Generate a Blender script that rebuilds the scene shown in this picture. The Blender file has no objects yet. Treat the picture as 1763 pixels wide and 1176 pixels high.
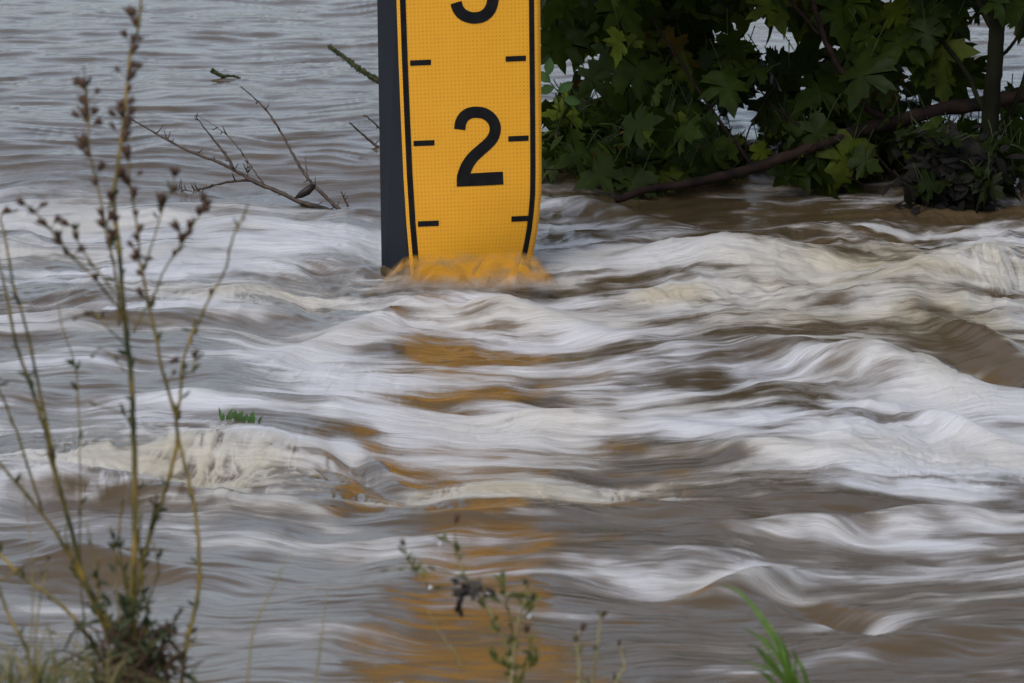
import bpy, math, random
import numpy as np
from mathutils import Vector, Matrix
R = math.radians
S = bpy.context.scene
COL = S.collection

# ------------------------------------------------------------------ camera, sky, sun
H = 2.2                 # camera height above the water
PITCH = R(9.62)
FPX = 200 / 36 * 1763   # focal length in photograph pixels
cam_d = bpy.data.cameras.new('camera')
cam = bpy.data.objects.new('camera', cam_d)
COL.objects.link(cam)
cam.location = (0, 0, H)
cam.rotation_euler = (R(90) - PITCH, 0, 0)
cam_d.lens = 200
cam_d.sensor_width = 36
cam_d.clip_start = 0.1
cam_d.clip_end = 2000
cam_d.dof.use_dof = True
cam_d.dof.focus_distance = 14.2
cam_d.dof.aperture_fstop = 16
S.camera = cam

SUN_EL, SUN_AZ = R(48), R(205)      # azimuth from +Y towards +X
world = bpy.data.worlds.new('World')
S.world = world
world.use_nodes = True
wn = world.node_tree.nodes
wl = world.node_tree.links
bg = wn['Background']
sky = wn.new('ShaderNodeTexSky')
sky.sky_type = 'NISHITA'
sky.sun_disc = False
sky.sun_elevation = SUN_EL
sky.sun_rotation = SUN_AZ
sky.dust_density = 3.0
hsv = wn.new('ShaderNodeHueSaturation')
hsv.inputs['Saturation'].default_value = 0.52
wl.new(sky.outputs[0], hsv.inputs['Color'])
tnt = wn.new('ShaderNodeMix'); tnt.data_type = 'RGBA'; tnt.blend_type = 'MULTIPLY'
tnt.inputs[0].default_value = 1; tnt.inputs[7].default_value = (0.94, 0.985, 1.05, 1)      # cool overcast
wl.new(hsv.outputs[0], tnt.inputs[6]); wl.new(tnt.outputs[2], bg.inputs['Color'])
bg.inputs['Strength'].default_value = 0.135
sun_d = bpy.data.lights.new('sun', 'SUN')
sun_d.energy = 0.5
sun_d.angle = R(25)
sun_d.color = (1.0, 0.97, 0.93)
sun = bpy.data.objects.new('sun', sun_d)
COL.objects.link(sun)
sd = Vector((math.sin(SUN_AZ) * math.cos(SUN_EL), math.cos(SUN_AZ) * math.cos(SUN_EL), math.sin(SUN_EL)))
sun.rotation_euler = sd.to_track_quat('Z', 'Y').to_euler()
S.view_settings.view_transform = 'Standard'
S.view_settings.look = 'None'
S.view_settings.gamma = 1
S.view_settings.use_curve_mapping = False
S.view_settings.exposure = 0.52
S.render.engine = 'CYCLES'
S.cycles.use_denoising = True
S.cycles.max_bounces = 8
S.cycles.transparent_max_bounces = 16

cp, sp = math.cos(PITCH), math.sin(PITCH)

def at(px, py, Y):
    """the point seen at photograph pixel (px, py) standing Y metres out"""
    u = (px - 881.5) / FPX
    v = (588 - py) / FPX
    d = Vector((u, cp + v * sp, -sp + v * cp))
    return Vector((0, 0, H)) + d * (Y / d.y)

def on_water(px, py, z=0.0):
    u = (px - 881.5) / FPX
    v = (588 - py) / FPX
    d = Vector((u, cp + v * sp, -sp + v * cp))
    return Vector((0, 0, H)) + d * ((z - H) / d.z)

# ------------------------------------------------------------------ helpers
def mesh_obj(name, verts, faces, mat, parent=None, smooth=True):
    me = bpy.data.meshes.new(name)
    me.from_pydata([tuple(v) for v in verts], [], faces)
    me.update()
    if smooth:
        me.polygons.foreach_set('use_smooth', [True] * len(me.polygons))
    if mat:
        me.materials.append(mat)
    o = bpy.data.objects.new(name, me)
    COL.objects.link(o)
    if parent:
        o.parent = parent
        o.matrix_parent_inverse = Matrix.Translation(-parent.location)
    return o

def tag(o, label=None, cat=None, group=None, kind=None):
    if label: o['label'] = label
    if cat: o['category'] = cat
    if group: o['group'] = group
    if kind: o['kind'] = kind
    return o

def thing(name, loc, label, cat, group=None):
    o = bpy.data.objects.new(name, None)
    o.empty_display_size = 0.1
    o.location = loc
    COL.objects.link(o)
    return tag(o, label, cat, group)

class MB:
    def __init__(self):
        self.v = []; self.f = []; self.c = []
    def add(self, verts, faces, col=None):
        n = len(self.v)
        self.v += [Vector(p) for p in verts]
        self.f += [tuple(i + n for i in f) for f in faces]
        self.c += [col] * len(verts)
    def tube(self, pts, rads, sides=7, col=None, cap=True):
        pts = [Vector(p) for p in pts]
        n = len(pts)
        t0 = (pts[1] - pts[0]).normalized()
        ref = Vector((0, 1, 0)) if abs(t0.y) < 0.9 else Vector((1, 0, 0))
        nrm = t0.cross(ref).normalized()
        vs = []; fs = []
        for i in range(n):
            t = (pts[min(i + 1, n - 1)] - pts[max(i - 1, 0)]).normalized()
            nrm = (nrm - t * nrm.dot(t)).normalized()
            b = t.cross(nrm)
            for k in range(sides):
                a = 2 * math.pi * k / sides
                vs.append(pts[i] + (nrm * math.cos(a) + b * math.sin(a)) * rads[i])
        for i in range(n - 1):
            for k in range(sides):
                k2 = (k + 1) % sides
                fs.append((i * sides + k, i * sides + k2, (i + 1) * sides + k2, (i + 1) * sides + k))
        if cap:
            fs.append(tuple(range(sides))[::-1])
            fs.append(tuple((n - 1) * sides + k for k in range(sides)))
        self.add(vs, fs, col)
    def build(self, name, mat, parent=None, smooth=True):
        o = mesh_obj(name, self.v, self.f, mat, parent, smooth)
        if any(c is not None for c in self.c):
            a = o.data.color_attributes.new('tint', 'FLOAT_COLOR', 'POINT')
            buf = []
            for c in self.c:
                buf += list(c if c is not None else (1, 1, 1)) + [1.0]
            a.data.foreach_set('color', buf)
        return o

def smooth_path(pts, n=6):
    """Catmull-Rom through the points"""
    P = [Vector(p) for p in pts]
    P = [P[0] * 2 - P[1]] + P + [P[-1] * 2 - P[-2]]
    out = []
    for i in range(1, len(P) - 2):
        a, b, c, d = P[i - 1], P[i], P[i + 1], P[i + 2]
        for k in range(n):
            t = k / n
            out.append(0.5 * ((2 * b) + (c - a) * t + (2 * a - 5 * b + 4 * c - d) * t * t + (3 * b - a - 3 * c + d) * t ** 3))
    out.append(P[-2])
    return out

def lerp(a, b, t): return a + (b - a) * t

def nodes(m):
    m.use_nodes = True
    return m.node_tree.nodes, m.node_tree.links

def mat_noise(name, c1, c2, scale=20, rough=0.7, bump=0.3, stretch=(1, 1, 1), spec=0.3, tint=False, trans=0.0, bdist=0.002):
    m = bpy.data.materials.new(name)
    n, l = nodes(m)
    p = n['Principled BSDF']
    tc = n.new('ShaderNodeTexCoord'); mp = n.new('ShaderNodeMapping')
    mp.inputs['Scale'].default_value = stretch
    nz = n.new('ShaderNodeTexNoise'); nz.inputs['Scale'].default_value = scale; nz.inputs['Detail'].default_value = 6
    l.new(tc.outputs['Object'], mp.inputs[0]); l.new(mp.outputs[0], nz.inputs['Vector'])
    cr = n.new('ShaderNodeValToRGB')
    cr.color_ramp.elements[0].color = (*c1, 1); cr.color_ramp.elements[1].color = (*c2, 1)
    cr.color_ramp.elements[0].position = 0.35; cr.color_ramp.elements[1].position = 0.65
    l.new(nz.outputs['Fac'], cr.inputs[0])
    out = cr.outputs[0]
    if tint:
        at_ = n.new('ShaderNodeAttribute'); at_.attribute_name = 'tint'
        mx = n.new('ShaderNodeMix'); mx.data_type = 'RGBA'; mx.blend_type = 'MULTIPLY'
        mx.inputs[0].default_value = 1
        l.new(out, mx.inputs[6]); l.new(at_.outputs['Color'], mx.inputs[7])
        out = mx.outputs[2]
    l.new(out, p.inputs['Base Color'])
    p.inputs['Roughness'].default_value = rough
    p.inputs['Specular IOR Level'].default_value = spec
    b = n.new('ShaderNodeBump'); b.inputs['Strength'].default_value = bump; b.inputs['Distance'].default_value = bdist
    l.new(nz.outputs['Fac'], b.inputs['Height']); l.new(b.outputs[0], p.inputs['Normal'])
    if trans > 0:
        tr = n.new('ShaderNodeBsdfTranslucent'); l.new(out, tr.inputs['Color'])
        ms = n.new('ShaderNodeMixShader'); ms.inputs[0].default_value = trans
        o = n['Material Output']
        l.new(p.outputs[0], ms.inputs[1]); l.new(tr.outputs[0], ms.inputs[2]); l.new(ms.outputs[0], o.inputs[0])
    return m

# ------------------------------------------------------------------ numpy noise
def vnoise(x, y, seed=0):
    rng = np.random.RandomState(seed)
    T = rng.rand(256, 256).astype(np.float32)
    xi = np.floor(x).astype(np.int64); yi = np.floor(y).astype(np.int64)
    fx = (x - xi).astype(np.float32); fy = (y - yi).astype(np.float32)
    fx = fx * fx * fx * (fx * (fx * 6 - 15) + 10); fy = fy * fy * fy * (fy * (fy * 6 - 15) + 10)
    x0 = xi & 255; x1 = (xi + 1) & 255; y0 = yi & 255; y1 = (yi + 1) & 255
    return ((T[y0, x0] * (1 - fx) + T[y0, x1] * fx) * (1 - fy) + (T[y1, x0] * (1 - fx) + T[y1, x1] * fx) * fy) * 2 - 1

def fbm(x, y, seed=0, octv=4, gain=0.5):
    s = 0; a = 1; t = 0
    c, sn = math.cos(0.5), math.sin(0.5)
    for k in range(octv):
        s = s + a * vnoise(x + 17.3 * k, y + 9.1 * k, seed + k)
        t += a; a *= gain
        x, y = x * 2.03, y * 2.03
    return s / t

def sstep(a, b, x):
    t = np.clip((x - a) / (b - a), 0, 1)
    return t * t * (3 - 2 * t)

# ------------------------------------------------------------------ the river
def axis(lo, dlo, dhi, hi, dense, grow=1.06):
    d0 = dense[1] - dense[0]; d1 = dense[-1] - dense[-2]
    left = []; s = d0; x = dlo
    while x > lo:
        s *= grow; x -= s; left.append(x)
    right = []; s = d1; x = dhi
    while x < hi:
        s *= grow; x += s; right.append(x)
    return np.array(left[::-1] + list(dense) + right)

XA = axis(-260, -1.95, 1.95, 260, np.linspace(-1.95, 1.95, 1150))
ys = 1.0 / np.linspace(1 / 8.9, 1 / 21.5, 1150)
YA = axis(7.6, 8.9, 21.5, 420, ys)
X, Y = np.meshgrid(XA, YA)
X = X.astype(np.float64); Y = Y.astype(np.float64)
K = 6.4                                  # foreshortening near the gauge
V = Y / K

def blob(px, py, rx, ry, ang=0.0, power=2.0):
    """soft ellipse on the water round the place (px, py); radii in photograph pixels, ang in degrees"""
    c = on_water(px, py)
    mx = c.y / FPX                        # metres per pixel across
    my = c.y * c.y / (H * FPX)            # metres per pixel into the distance
    dx = (X - c.x) / mx; dy = -(Y - c.y) / my
    ca, sa = math.cos(R(ang)), math.sin(R(ang))
    a = (dx * ca + dy * sa) / rx; b = (-dx * sa + dy * ca) / ry
    return np.exp(-(a * a + b * b) ** (power / 2))

# stream function: flow lines are its level lines
warp = (0.20 + 0.14 * sstep(.0, 1.2, X)) * fbm(X * 1.1, Y * 0.55, 11, 3) + 0.10 * fbm(X * 3.2, Y * 1.4, 31, 2) + 0.04 * fbm(X * 7, Y * 2.8, 33, 2)
PSI = Y + warp
turb = 1 - sstep(15.0, 15.9, Y + 0.25 * fbm(X * 1.5, Y * 0.3, 5, 2) - 0.1 * X)   # rough water this side of the sill
calm = sstep(9.5, 11.3, Y)                                                       # smoother sheet of water near the bank
tz = turb * (0.35 + 0.65 * calm)

Z = np.zeros_like(X)
Z += 0.07 * sstep(15.1, 16.1, Y + 0.3 * fbm(X * 0.9, Y * 0.3, 6, 2))
Z += tz * 0.036 * fbm(X * 1.5 + 0.8 * warp, PSI * 1.1, 21, 3)
Z += tz * 0.022 * fbm(X * 3.4, PSI * 3.2, 22, 3)
def ridge(x, y, sd, oc=3):
    return 1 - 2 * np.abs(fbm(x, y, sd, oc))
chop = sstep(-.25, .45, fbm(X * 1.6, Y * .5, 81, 2))          # patches of broken, lumpy water
Z += tz * chop * 0.013 * ridge(X * 6.5 + 1.5 * warp, PSI * 4.5, 82, 3)
Z += tz * chop * 0.0055 * ridge(X * 16, PSI * 13, 83, 3)
Z += (1 - turb) * 0.011 * fbm(X * 0.9, Y * 1.6, 23, 3)
Z += (1 - turb) * 0.0085 * fbm(X * 2.6, PSI * 4.2, 26, 3)
Z += (1 - turb) * 0.007 * ridge(X * 2.2, PSI * 6.0, 27, 2)
Z += (1 - turb) * 0.0032 * ridge(X * 4.5, PSI * 15.0, 29, 2)
Z += (1 - calm) * 0.009 * fbm(X * 1.6, PSI * 2.6, 24, 3)
Z += (1 - calm) * 0.0038 * ridge(X * 2.2, PSI * 11, 84, 3)
froth = 0 * X                                                 # churning, curled foam
for (a, b, rx, ry, h, an) in [(300, 800, 300, 52, 1, 0), (940, 845, 300, 22, .8, 0), (1300, 960, 60, 22, .35, 40), (1640, 665, 70, 32, .9, 30), (1160, 505, 90, 16, .8, 0),
                              (1620, 800, 190, 40, .7, 0), (560, 640, 190, 40, .3, 10), (380, 510, 180, 16, .6, 0), (850, 730, 180, 26, .3, 0), (1690, 500, 90, 26, .6, 0)]:
    froth += h * blob(a, b, rx, ry, an, 3.0)
froth = np.clip(froth, 0, 1)
curl = ridge(X * 7 + 2.0 * fbm(X * 3, Y * .8, 86, 2), Y * 1.9 + 2.0 * fbm(X * 3, Y * .8, 87, 2), 85, 4)
curl2 = ridge(X * 17 + 2.5 * curl, Y * 6.5 + 1.5 * curl, 88, 3)
Z += froth * (0.011 * curl + 0.0045 * curl2)
Z += (0.0034 - .0010 * (1 - calm)) * fbm(X * 3.6, PSI * 15.0, 25, 4) * (0.6 + 0.4 * turb)
Z += (0.0018 + .0012 * (1 - calm)) * fbm(X * 7.0, PSI * 38.0, 28, 2)

HUMPS = [
    (790, 535, 150, 12, .036, 0), (600, 565, 110, 15, .035, -18), (980, 560, 160, 20, .05, 12),
    (1620, 498, 230, 24, .135, -6), (1500, 640, 170, 20, .07, 12), (1705, 640, 75, 15, -.07, 18),
    (1690, 590, 90, 16, .05, 25), (1240, 450, 260, 16, .05, 3), (1040, 372, 120, 12, .06, 10),
    (330, 850, 250, 15, .055, 2), (120, 845, 150, 15, .04, -5), (860, 885, 300, 9, .022, 0), (1120, 872, 110, 10, .03, 0),
    (1290, 1015, 100, 14, .06, -14), (1450, 1062, 90, 14, -.06, 15), (1600, 1110, 170, 16, .05, -8),
    (110, 1000, 150, 20, -.03, 0), (160, 960, 220, 14, .035, 6), (1500, 905, 330, 12, .05, -2),
    (240, 545, 240, 10, .03, -3), (250, 700, 300, 12, .04, 2), (730, 690, 150, 10, -.03, 4),
    (1000, 720, 220, 12, .04, 5), (1640, 740, 90, 14, .05, 20), (1350, 790, 220, 12, .03, 6),
    (620, 800, 60, 14, -.04, 30), (820, 1110, 220, 18, -.012, 0), (450, 370, 420, 14, .03, 0),
]
for (a, b, rx, ry, h, an) in HUMPS:
    Z += 0.72 * h * blob(a, b, rx, ry, an)
# water piled up against the gauge board and dipping just beside it
g = on_water(812, 470)
Z += 0.010 * np.exp(-((X - g.x) / 0.17) ** 4 - ((Y - (g.y - 0.10)) / 0.14) ** 2) * (1 + 0.25 * fbm(X * 25, Y * 8, 71, 2))

# foam: where the water is broken
FO = -0.38 + 0 * X
FO += 0.29 * turb - 0.18 * (1 - calm)
FOAM = [
    (200, 400, 420, 60, .35, 2), (520, 420, 180, 40, .35, 0), (60, 320, 200, 25, .35, 4), (1120, 450, 330, 38, .55, 3),
    (250, 550, 260, 40, .25, 0), (560, 640, 200, 60, .50, 20), (640, 560, 190, 30, .45, -15), (1000, 560, 180, 45, .50, 10),
    (1400, 520, 330, 40, .35, 0), (1550, 650, 230, 45, .45, 18), (1250, 640, 220, 30, .30, 8), (930, 700, 260, 30, .35, 8),
    (1000, 780, 120, 18, .35, 5), (1600, 790, 220, 50, .60, 0), (310, 800, 290, 52, .42, 2), (900, 840, 330, 30, .38, 0),
    (600, 690, 150, 30, .25, 10), (1180, 700, 300, 40, .30, 15), (1290, 985, 90, 13, .75, -14), (1650, 900, 200, 12, .35, 5),
    (900, 1000, 160, 8, .45, -4), (1450, 1075, 170, 8, .50, -6), (1600, 935, 170, 8, .4, 4), (100, 1045, 260, 14, .45, 2),
    (850, 690, 60, 14, .3, 0), (800, 745, 120, 20, .4, 0), (450, 720, 240, 30, .2, 6),
    (700, 500, 90, 16, .3, -10), (1640, 660, 50, 30, .3, 40), (500, 930, 260, 20, .18, 5),
    # open brown water
    (1400, 372, 420, 16, -.7, 0), (780, 600, 110, 26, -.55, 6), (1020, 605, 220, 14, -.40, 4), (1700, 615, 70, 26, -.7, 20),
    (770, 690, 110, 12, -.45, 3), (1350, 690, 90, 22, -.35, 12), (1450, 880, 420, 16, -.7, 0), (90, 980, 170, 34, -.75, 0),
    (300, 660, 120, 12, -.5, 0), (120, 500, 150, 16, -.45, 0), (650, 790, 60, 30, -.5, 50), (1280, 590, 160, 14, -.3, -8),
    (720, 872, 110, 8, -.5, 0), (1650, 560, 110, 14, -.25, 20), (1000, 365, 150, 20, .25, 8), (300, 350, 160, 8, -.3, 0),
    (400, 850, 200, 10, -.3, 0), (1250, 770, 110, 14, -.3, 0), (1050, 910, 160, 12, -.5, 0),
]
for (a, b, rx, ry, h, an) in FOAM:
    FO += h * blob(a, b, rx, ry, an)
FO += froth * (0.42 * curl + 0.50 * curl2 - .06) + turb * calm * chop * 0.26 * ridge(X * 9, PSI * 11, 89, 3) + turb * calm * (0.14 * ridge(X * 4, PSI * 16, 90, 4) + 0.26 * fbm(X * 3.4, Y * 1.9 + 2 * warp, 92, 4, .62))
streak = fbm(X * 2.4, PSI * 7.5, 41, 4, 0.62)
fine = fbm(X * 7.0, PSI * 30.0, 45, 3, 0.6)
FO += 0.85 * streak * (0.45 + 0.55 * turb) * (.5 + .5 * calm) + 0.18 * fine + 0.38 * fbm(X * 5, PSI * 5.5, 47, 4, .6) * turb + 0.8 * np.clip(Z, -.06, .08) * turb * 2
foam = np.clip(sstep(-0.20, 0.60, FO), 0, 1) * (0.35 + 0.65 * turb)

CREAM = [(330, 800, 290, 50, .75, 0), (930, 845, 330, 28, .65, 0), (1500, 470, 260, 60, .7, 0), (1690, 580, 120, 50, .8, 20),
         (1300, 880, 300, 20, .5, 0), (1400, 560, 200, 30, .35, 0), (800, 480, 180, 20, .5, 0), (1620, 640, 200, 60, .4, 0),
         (380, 500, 200, 16, .5, 0), (1150, 510, 90, 15, .5, 0)]
cream = 0.12 + 0 * X
for (a, b, rx, ry, h, an) in CREAM:
    cream += h * blob(a, b, rx, ry, an)
cream = np.clip(cream + 0.25 * froth * curl + 0.5 * fbm(X * 2.2, PSI * 3.5, 51, 3), 0, 1)

nr, nc = X.shape
co = np.stack([X, Y, Z], -1).reshape(-1, 3).astype(np.float32)
idx = np.arange(nr * nc).reshape(nr, nc)
quads = np.stack([idx[:-1, :-1], idx[:-1, 1:], idx[1:, 1:], idx[1:, :-1]], -1).reshape(-1, 4).astype(np.int32)
wm = bpy.data.meshes.new('water')
wm.vertices.add(nr * nc); wm.vertices.foreach_set('co', co.ravel())
nq = len(quads)
wm.loops.add(nq * 4); wm.loops.foreach_set('vertex_index', quads.ravel())
wm.polygons.add(nq)
wm.polygons.foreach_set('loop_start', np.arange(0, nq * 4, 4, dtype=np.int32))
wm.polygons.foreach_set('loop_total', np.full(nq, 4, dtype=np.int32))
wm.polygons.foreach_set('use_smooth', np.ones(nq, dtype=bool))
wm.update(calc_edges=True)
for nm, arr in (('foam', foam), ('cream', cream), ('turb', turb)):
    a_ = wm.attributes.new(nm, 'FLOAT', 'POINT')
    a_.data.foreach_set('value', arr.astype(np.float32).ravel())
a_ = wm.attributes.new('flow', 'FLOAT_VECTOR', 'POINT')
a_.data.foreach_set('vector', np.stack([X, PSI, 0 * X], -1).astype(np.float32).ravel())
water = bpy.data.objects.new('water', wm)
COL.objects.link(water)
tag(water, kind='structure')

def water_material():
    m = bpy.data.materials.new('muddy_water')
    n, l = nodes(m)
    p = n['Principled BSDF']
    def attr(nm):
        a = n.new('ShaderNodeAttribute'); a.attribute_name = nm; return a
    def noise(vec, sx, sy, detail=5, rough=0.6, sc=1.0):
        mp = n.new('ShaderNodeMapping'); mp.inputs['Scale'].default_value = (sx, sy, 1)
        l.new(vec, mp.inputs[0])
        z = n.new('ShaderNodeTexNoise'); z.inputs['Scale'].default_value = sc
        z.inputs['Detail'].default_value = detail; z.inputs['Roughness'].default_value = rough
        l.new(mp.outputs[0], z.inputs['Vector'])
        return z.outputs['Fac']
    def math_(op, a, b=None, c=None):
        k = n.new('ShaderNodeMath'); k.operation = op
        for i, v in enumerate((a, b, c)):
            if v is None: continue
            if isinstance(v, (int, float)): k.inputs[i].default_value = v
            else: l.new(v, k.inputs[i])
        return k.outputs[0]
    def mix(f, a, b):
        k = n.new('ShaderNodeMix'); k.data_type = 'RGBA'
        if isinstance(f, (int, float)): k.inputs[0].default_value = f
        else: l.new(f, k.inputs[0])
        for i, v in ((6, a), (7, b)):
            if isinstance(v, tuple): k.inputs[i].default_value = (*v, 1)
            else: l.new(v, k.inputs[i])
        return k.outputs[2]
    fl = attr('flow').outputs['Vector']
    hair = noise(fl, 7, 42, 6, 0.62)
    hair2 = noise(fl, 30, 170, 4, 0.7)
    big = noise(fl, 1.2, 2.2, 4)
    fm = attr('foam').outputs['Fac']
    tb = attr('turb').outputs['Fac']
    h1 = math_('MULTIPLY_ADD', hair, 0.9, -0.45)
    h2 = math_('MULTIPLY_ADD', hair2, 0.42, -0.21)
    hs = math_('ADD', h1, h2)
    # hair only matters where there is some foam
    gate = math_('MULTIPLY', math_('MULTIPLY', fm, math_('SUBTRACT', 1.35, fm)), 2.6)
    f = math_('MULTIPLY_ADD', hs, gate, fm)
    f = math_('MAXIMUM', math_('MINIMUM', f, 1.0), 0.0)
    brown = mix(big, (0.050, 0.033, 0.016), (0.118, 0.080, 0.042))
    fcol = mix(attr('cream').outputs['Fac'], (0.54, 0.53, 0.535), (0.43, 0.375, 0.27))
    base = mix(f, brown, fcol)
    l.new(base, p.inputs['Base Color'])
    ro = math_('MULTIPLY_ADD', f, 0.45, 0.055)
    l.new(ro, p.inputs['Roughness'])
    p.inputs['IOR'].default_value = 1.333
    b = n.new('ShaderNodeBump'); b.inputs['Strength'].default_value = 1.0; b.inputs['Distance'].default_value = 0.0026
    hb = math_('MULTIPLY', math_('ADD', hair, math_('MULTIPLY', hair2, 0.30)), math_('MULTIPLY_ADD', f, 1.9, 0.6))
    l.new(hb, b.inputs['Height']); l.new(b.outputs[0], p.inputs['Normal'])
    return m
MAT_WATER = water_material()
wm.materials.append(MAT_WATER)

# far wooded bank, unseen beyond the picture, added for dark reflections on the ripples
def far_bank():
    m = MB(); rb = random.Random(4)
    for k in range(5200):
        x = rb.uniform(-240, 240); y = rb.uniform(196, 216); hh = 12.5 + 3.5 * math.sin(x * .05) + 2 * math.sin(x * .17 + 1)
        z = rb.uniform(-.5, hh * (0.82 + .18 * rb.random()))
        c = Vector((x, y + z * .25, z)); sz = rb.uniform(1.0, 2.6)
        a = [Vector((rb.uniform(-1, 1), rb.uniform(-.5, .5), rb.uniform(-1, 1))) * sz for _ in range(4)]
        m.add([c + q for q in a], [(0, 1, 2), (0, 2, 3), (0, 3, 1), (1, 3, 2)])
    return m
fb = far_bank().build('far_wood', mat_noise('far_leaves', (0.02, 0.03, 0.012), (0.05, 0.07, 0.025), 1, 0.8, 0.2), smooth=False)
tag(fb, 'dark wooded far bank of the river seen only in its reflections', 'wood', kind='stuff')

# ------------------------------------------------------------------ flood gauge
def m_plain(name, c, rough=0.5, spec=0.5, metal=0.0):
    return mat_noise(name, tuple(x * 0.85 for x in c), tuple(min(1, x * 1.12) for x in c), 9, rough, 0.1, spec=spec)

def sheeting():
    m = bpy.data.materials.new('reflective_sheeting')
    n, l = nodes(m)
    p = n['Principled BSDF']
    uv = n.new('ShaderNodeUVMap'); uv.uv_map = 'sheet'
    # rows of small sealed dots
    sc = n.new('ShaderNodeVectorMath'); sc.operation = 'SCALE'; sc.inputs[3].default_value = 1.0
    l.new(uv.outputs[0], sc.inputs[0])
    fr = n.new('ShaderNodeVectorMath'); fr.operation = 'FRACTION'; l.new(sc.outputs[0], fr.inputs[0])
    sb = n.new('ShaderNodeVectorMath'); sb.operation = 'SUBTRACT'; sb.inputs[1].default_value = (.5, .5, 0); l.new(fr.outputs[0], sb.inputs[0])
    ln = n.new('ShaderNodeVectorMath'); ln.operation = 'LENGTH'; l.new(sb.outputs[0], ln.inputs[0])
    mr = n.new('ShaderNodeMapRange'); mr.interpolation_type = 'SMOOTHSTEP'
    mr.inputs[1].default_value = 0.16; mr.inputs[2].default_value = 0.34; mr.inputs[3].default_value = 1; mr.inputs[4].default_value = 0
    l.new(ln.outputs['Value'], mr.inputs[0])
    nz = n.new('ShaderNodeTexNoise'); nz.inputs['Scale'].default_value = 0.09; nz.inputs['Detail'].default_value = 5
    l.new(uv.outputs[0], nz.inputs['Vector'])
    cr = n.new('ShaderNodeValToRGB')
    cr.color_ramp.elements[0].color = (0.64, 0.285, 0.012, 1); cr.color_ramp.elements[1].color = (0.70, 0.33, 0.019, 1)
    l.new(nz.outputs['Fac'], cr.inputs[0])
    mx = n.new('ShaderNodeMix'); mx.data_type = 'RGBA'; mx.inputs[7].default_value = (0.43, 0.18, 0.010, 1)
    k = n.new('ShaderNodeMath'); k.operation = 'MULTIPLY'; k.inputs[1].default_value = 0.75
    nz2 = n.new('ShaderNodeTexNoise'); nz2.inputs['Scale'].default_value = 0.35
    l.new(uv.outputs[0], nz2.inputs['Vector'])
    k2 = n.new('ShaderNodeMath'); k2.operation = 'MULTIPLY'; l.new(mr.outputs[0], k2.inputs[0]); l.new(nz2.outputs['Fac'], k2.inputs[1])
    k.inputs[1].default_value = 1.05
    l.new(k2.outputs[0], k.inputs[0]); l.new(k.outputs[0], mx.inputs[0]); l.new(cr.outputs[0], mx.inputs[6])
    l.new(mx.outputs[2], p.inputs['Base Color'])
    p.inputs['Roughness'].default_value = 0.38
    p.inputs['Specular IOR Level'].default_value = 0.35
    return m

M_SHEET = sheeting()
M_BLACK = mat_noise('black_vinyl', (0.006, 0.006, 0.007), (0.010, 0.010, 0.010), 30, 0.6, 0.05, spec=0.08)
M_ALU = mat_noise('plate_edge', (0.30, 0.17, 0.05), (0.36, 0.22, 0.08), 40, 0.5, 0.1)
M_POST = mat_noise('dark_steel', (0.008, 0.010, 0.0135), (0.015, 0.018, 0.023), 3, 0.6, 0.1, stretch=(1, 1, 0.25), spec=0.12)

YG = 14.0
gpos = at(812, 470, YG)
gauge = thing('flood_gauge', (gpos.x, YG, 0), 'yellow flood depth board numbered in black, standing in the river on a dark steel post', 'flood gauge')

def interp(tab, y):
    if y <= tab[0][0]:
        (y0, x0), (y1, x1) = tab[0], tab[1]
        return x0 + (x1 - x0) * (y - y0) / (y1 - y0) if y > -300 else x0 + (x1 - x0) * (-300 - y0) / (y1 - y0)
    for (y0, x0), (y1, x1) in zip(tab, tab[1:]):
        if y <= y1:
            t = (y - y0) / (y1 - y0); return x0 + (x1 - x0) * t
    return tab[-1][1]
LE = [(0, 683), (100, 686.5), (200, 690.5), (300, 695), (380, 700), (450, 706), (560, 714)]
RE = [(0, 930), (100, 931), (200, 932), (300, 932.5), (340, 932), (370, 929.5), (400, 926), (430, 920.5), (450, 916), (560, 885)]

def plate(px, py, lift=0.0):
    """a place on the bent board, px/py as seen in the photograph"""
    l_, r_ = interp(LE, py), interp(RE, py)
    s = (px - l_) / (r_ - l_)
    bend = max(0, (py - 300) / 200)
    bulge = 0.012 * math.sin(math.pi * min(max(s, 0), 1))
    y = YG - 0.045 + 0.09 * s + 0.05 * bend ** 2 * s - bulge * (0.6 + bend)
    return at(px, py, y - lift)

# board
def rowtilt(px): return -(px - 812) * (7 / 165)
vs = []; fs = []; uvs = []
ROWS = [520 - i * 10 for i in range(0, 230)]
NS = 22
for r, py in enumerate(ROWS):
    l_, r_ = interp(LE, py), interp(RE, py)
    for s in range(NS + 1):
        px = lerp(l_, r_, s / NS)
        yy = py + rowtilt(px)
        vs.append(plate(px, yy)); uvs.append(((s / NS) * 37, -py / 6.75 + 0.0))
for r in range(len(ROWS) - 1):
    for s in range(NS):
        a = r * (NS + 1) + s
        fs.append((a, a + 1, a + NS + 2, a + NS + 1))
board = mesh_obj('board', vs, fs, M_SHEET, gauge)
uvl = board.data.uv_layers.new(name='sheet')
for lp in board.data.loops:
    uvl.data[lp.index].uv = uvs[lp.vertex_index]
sm = board.modifiers.new('thickness', 'SOLIDIFY'); sm.thickness = 0.003; sm.offset = -1 ; 

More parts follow.
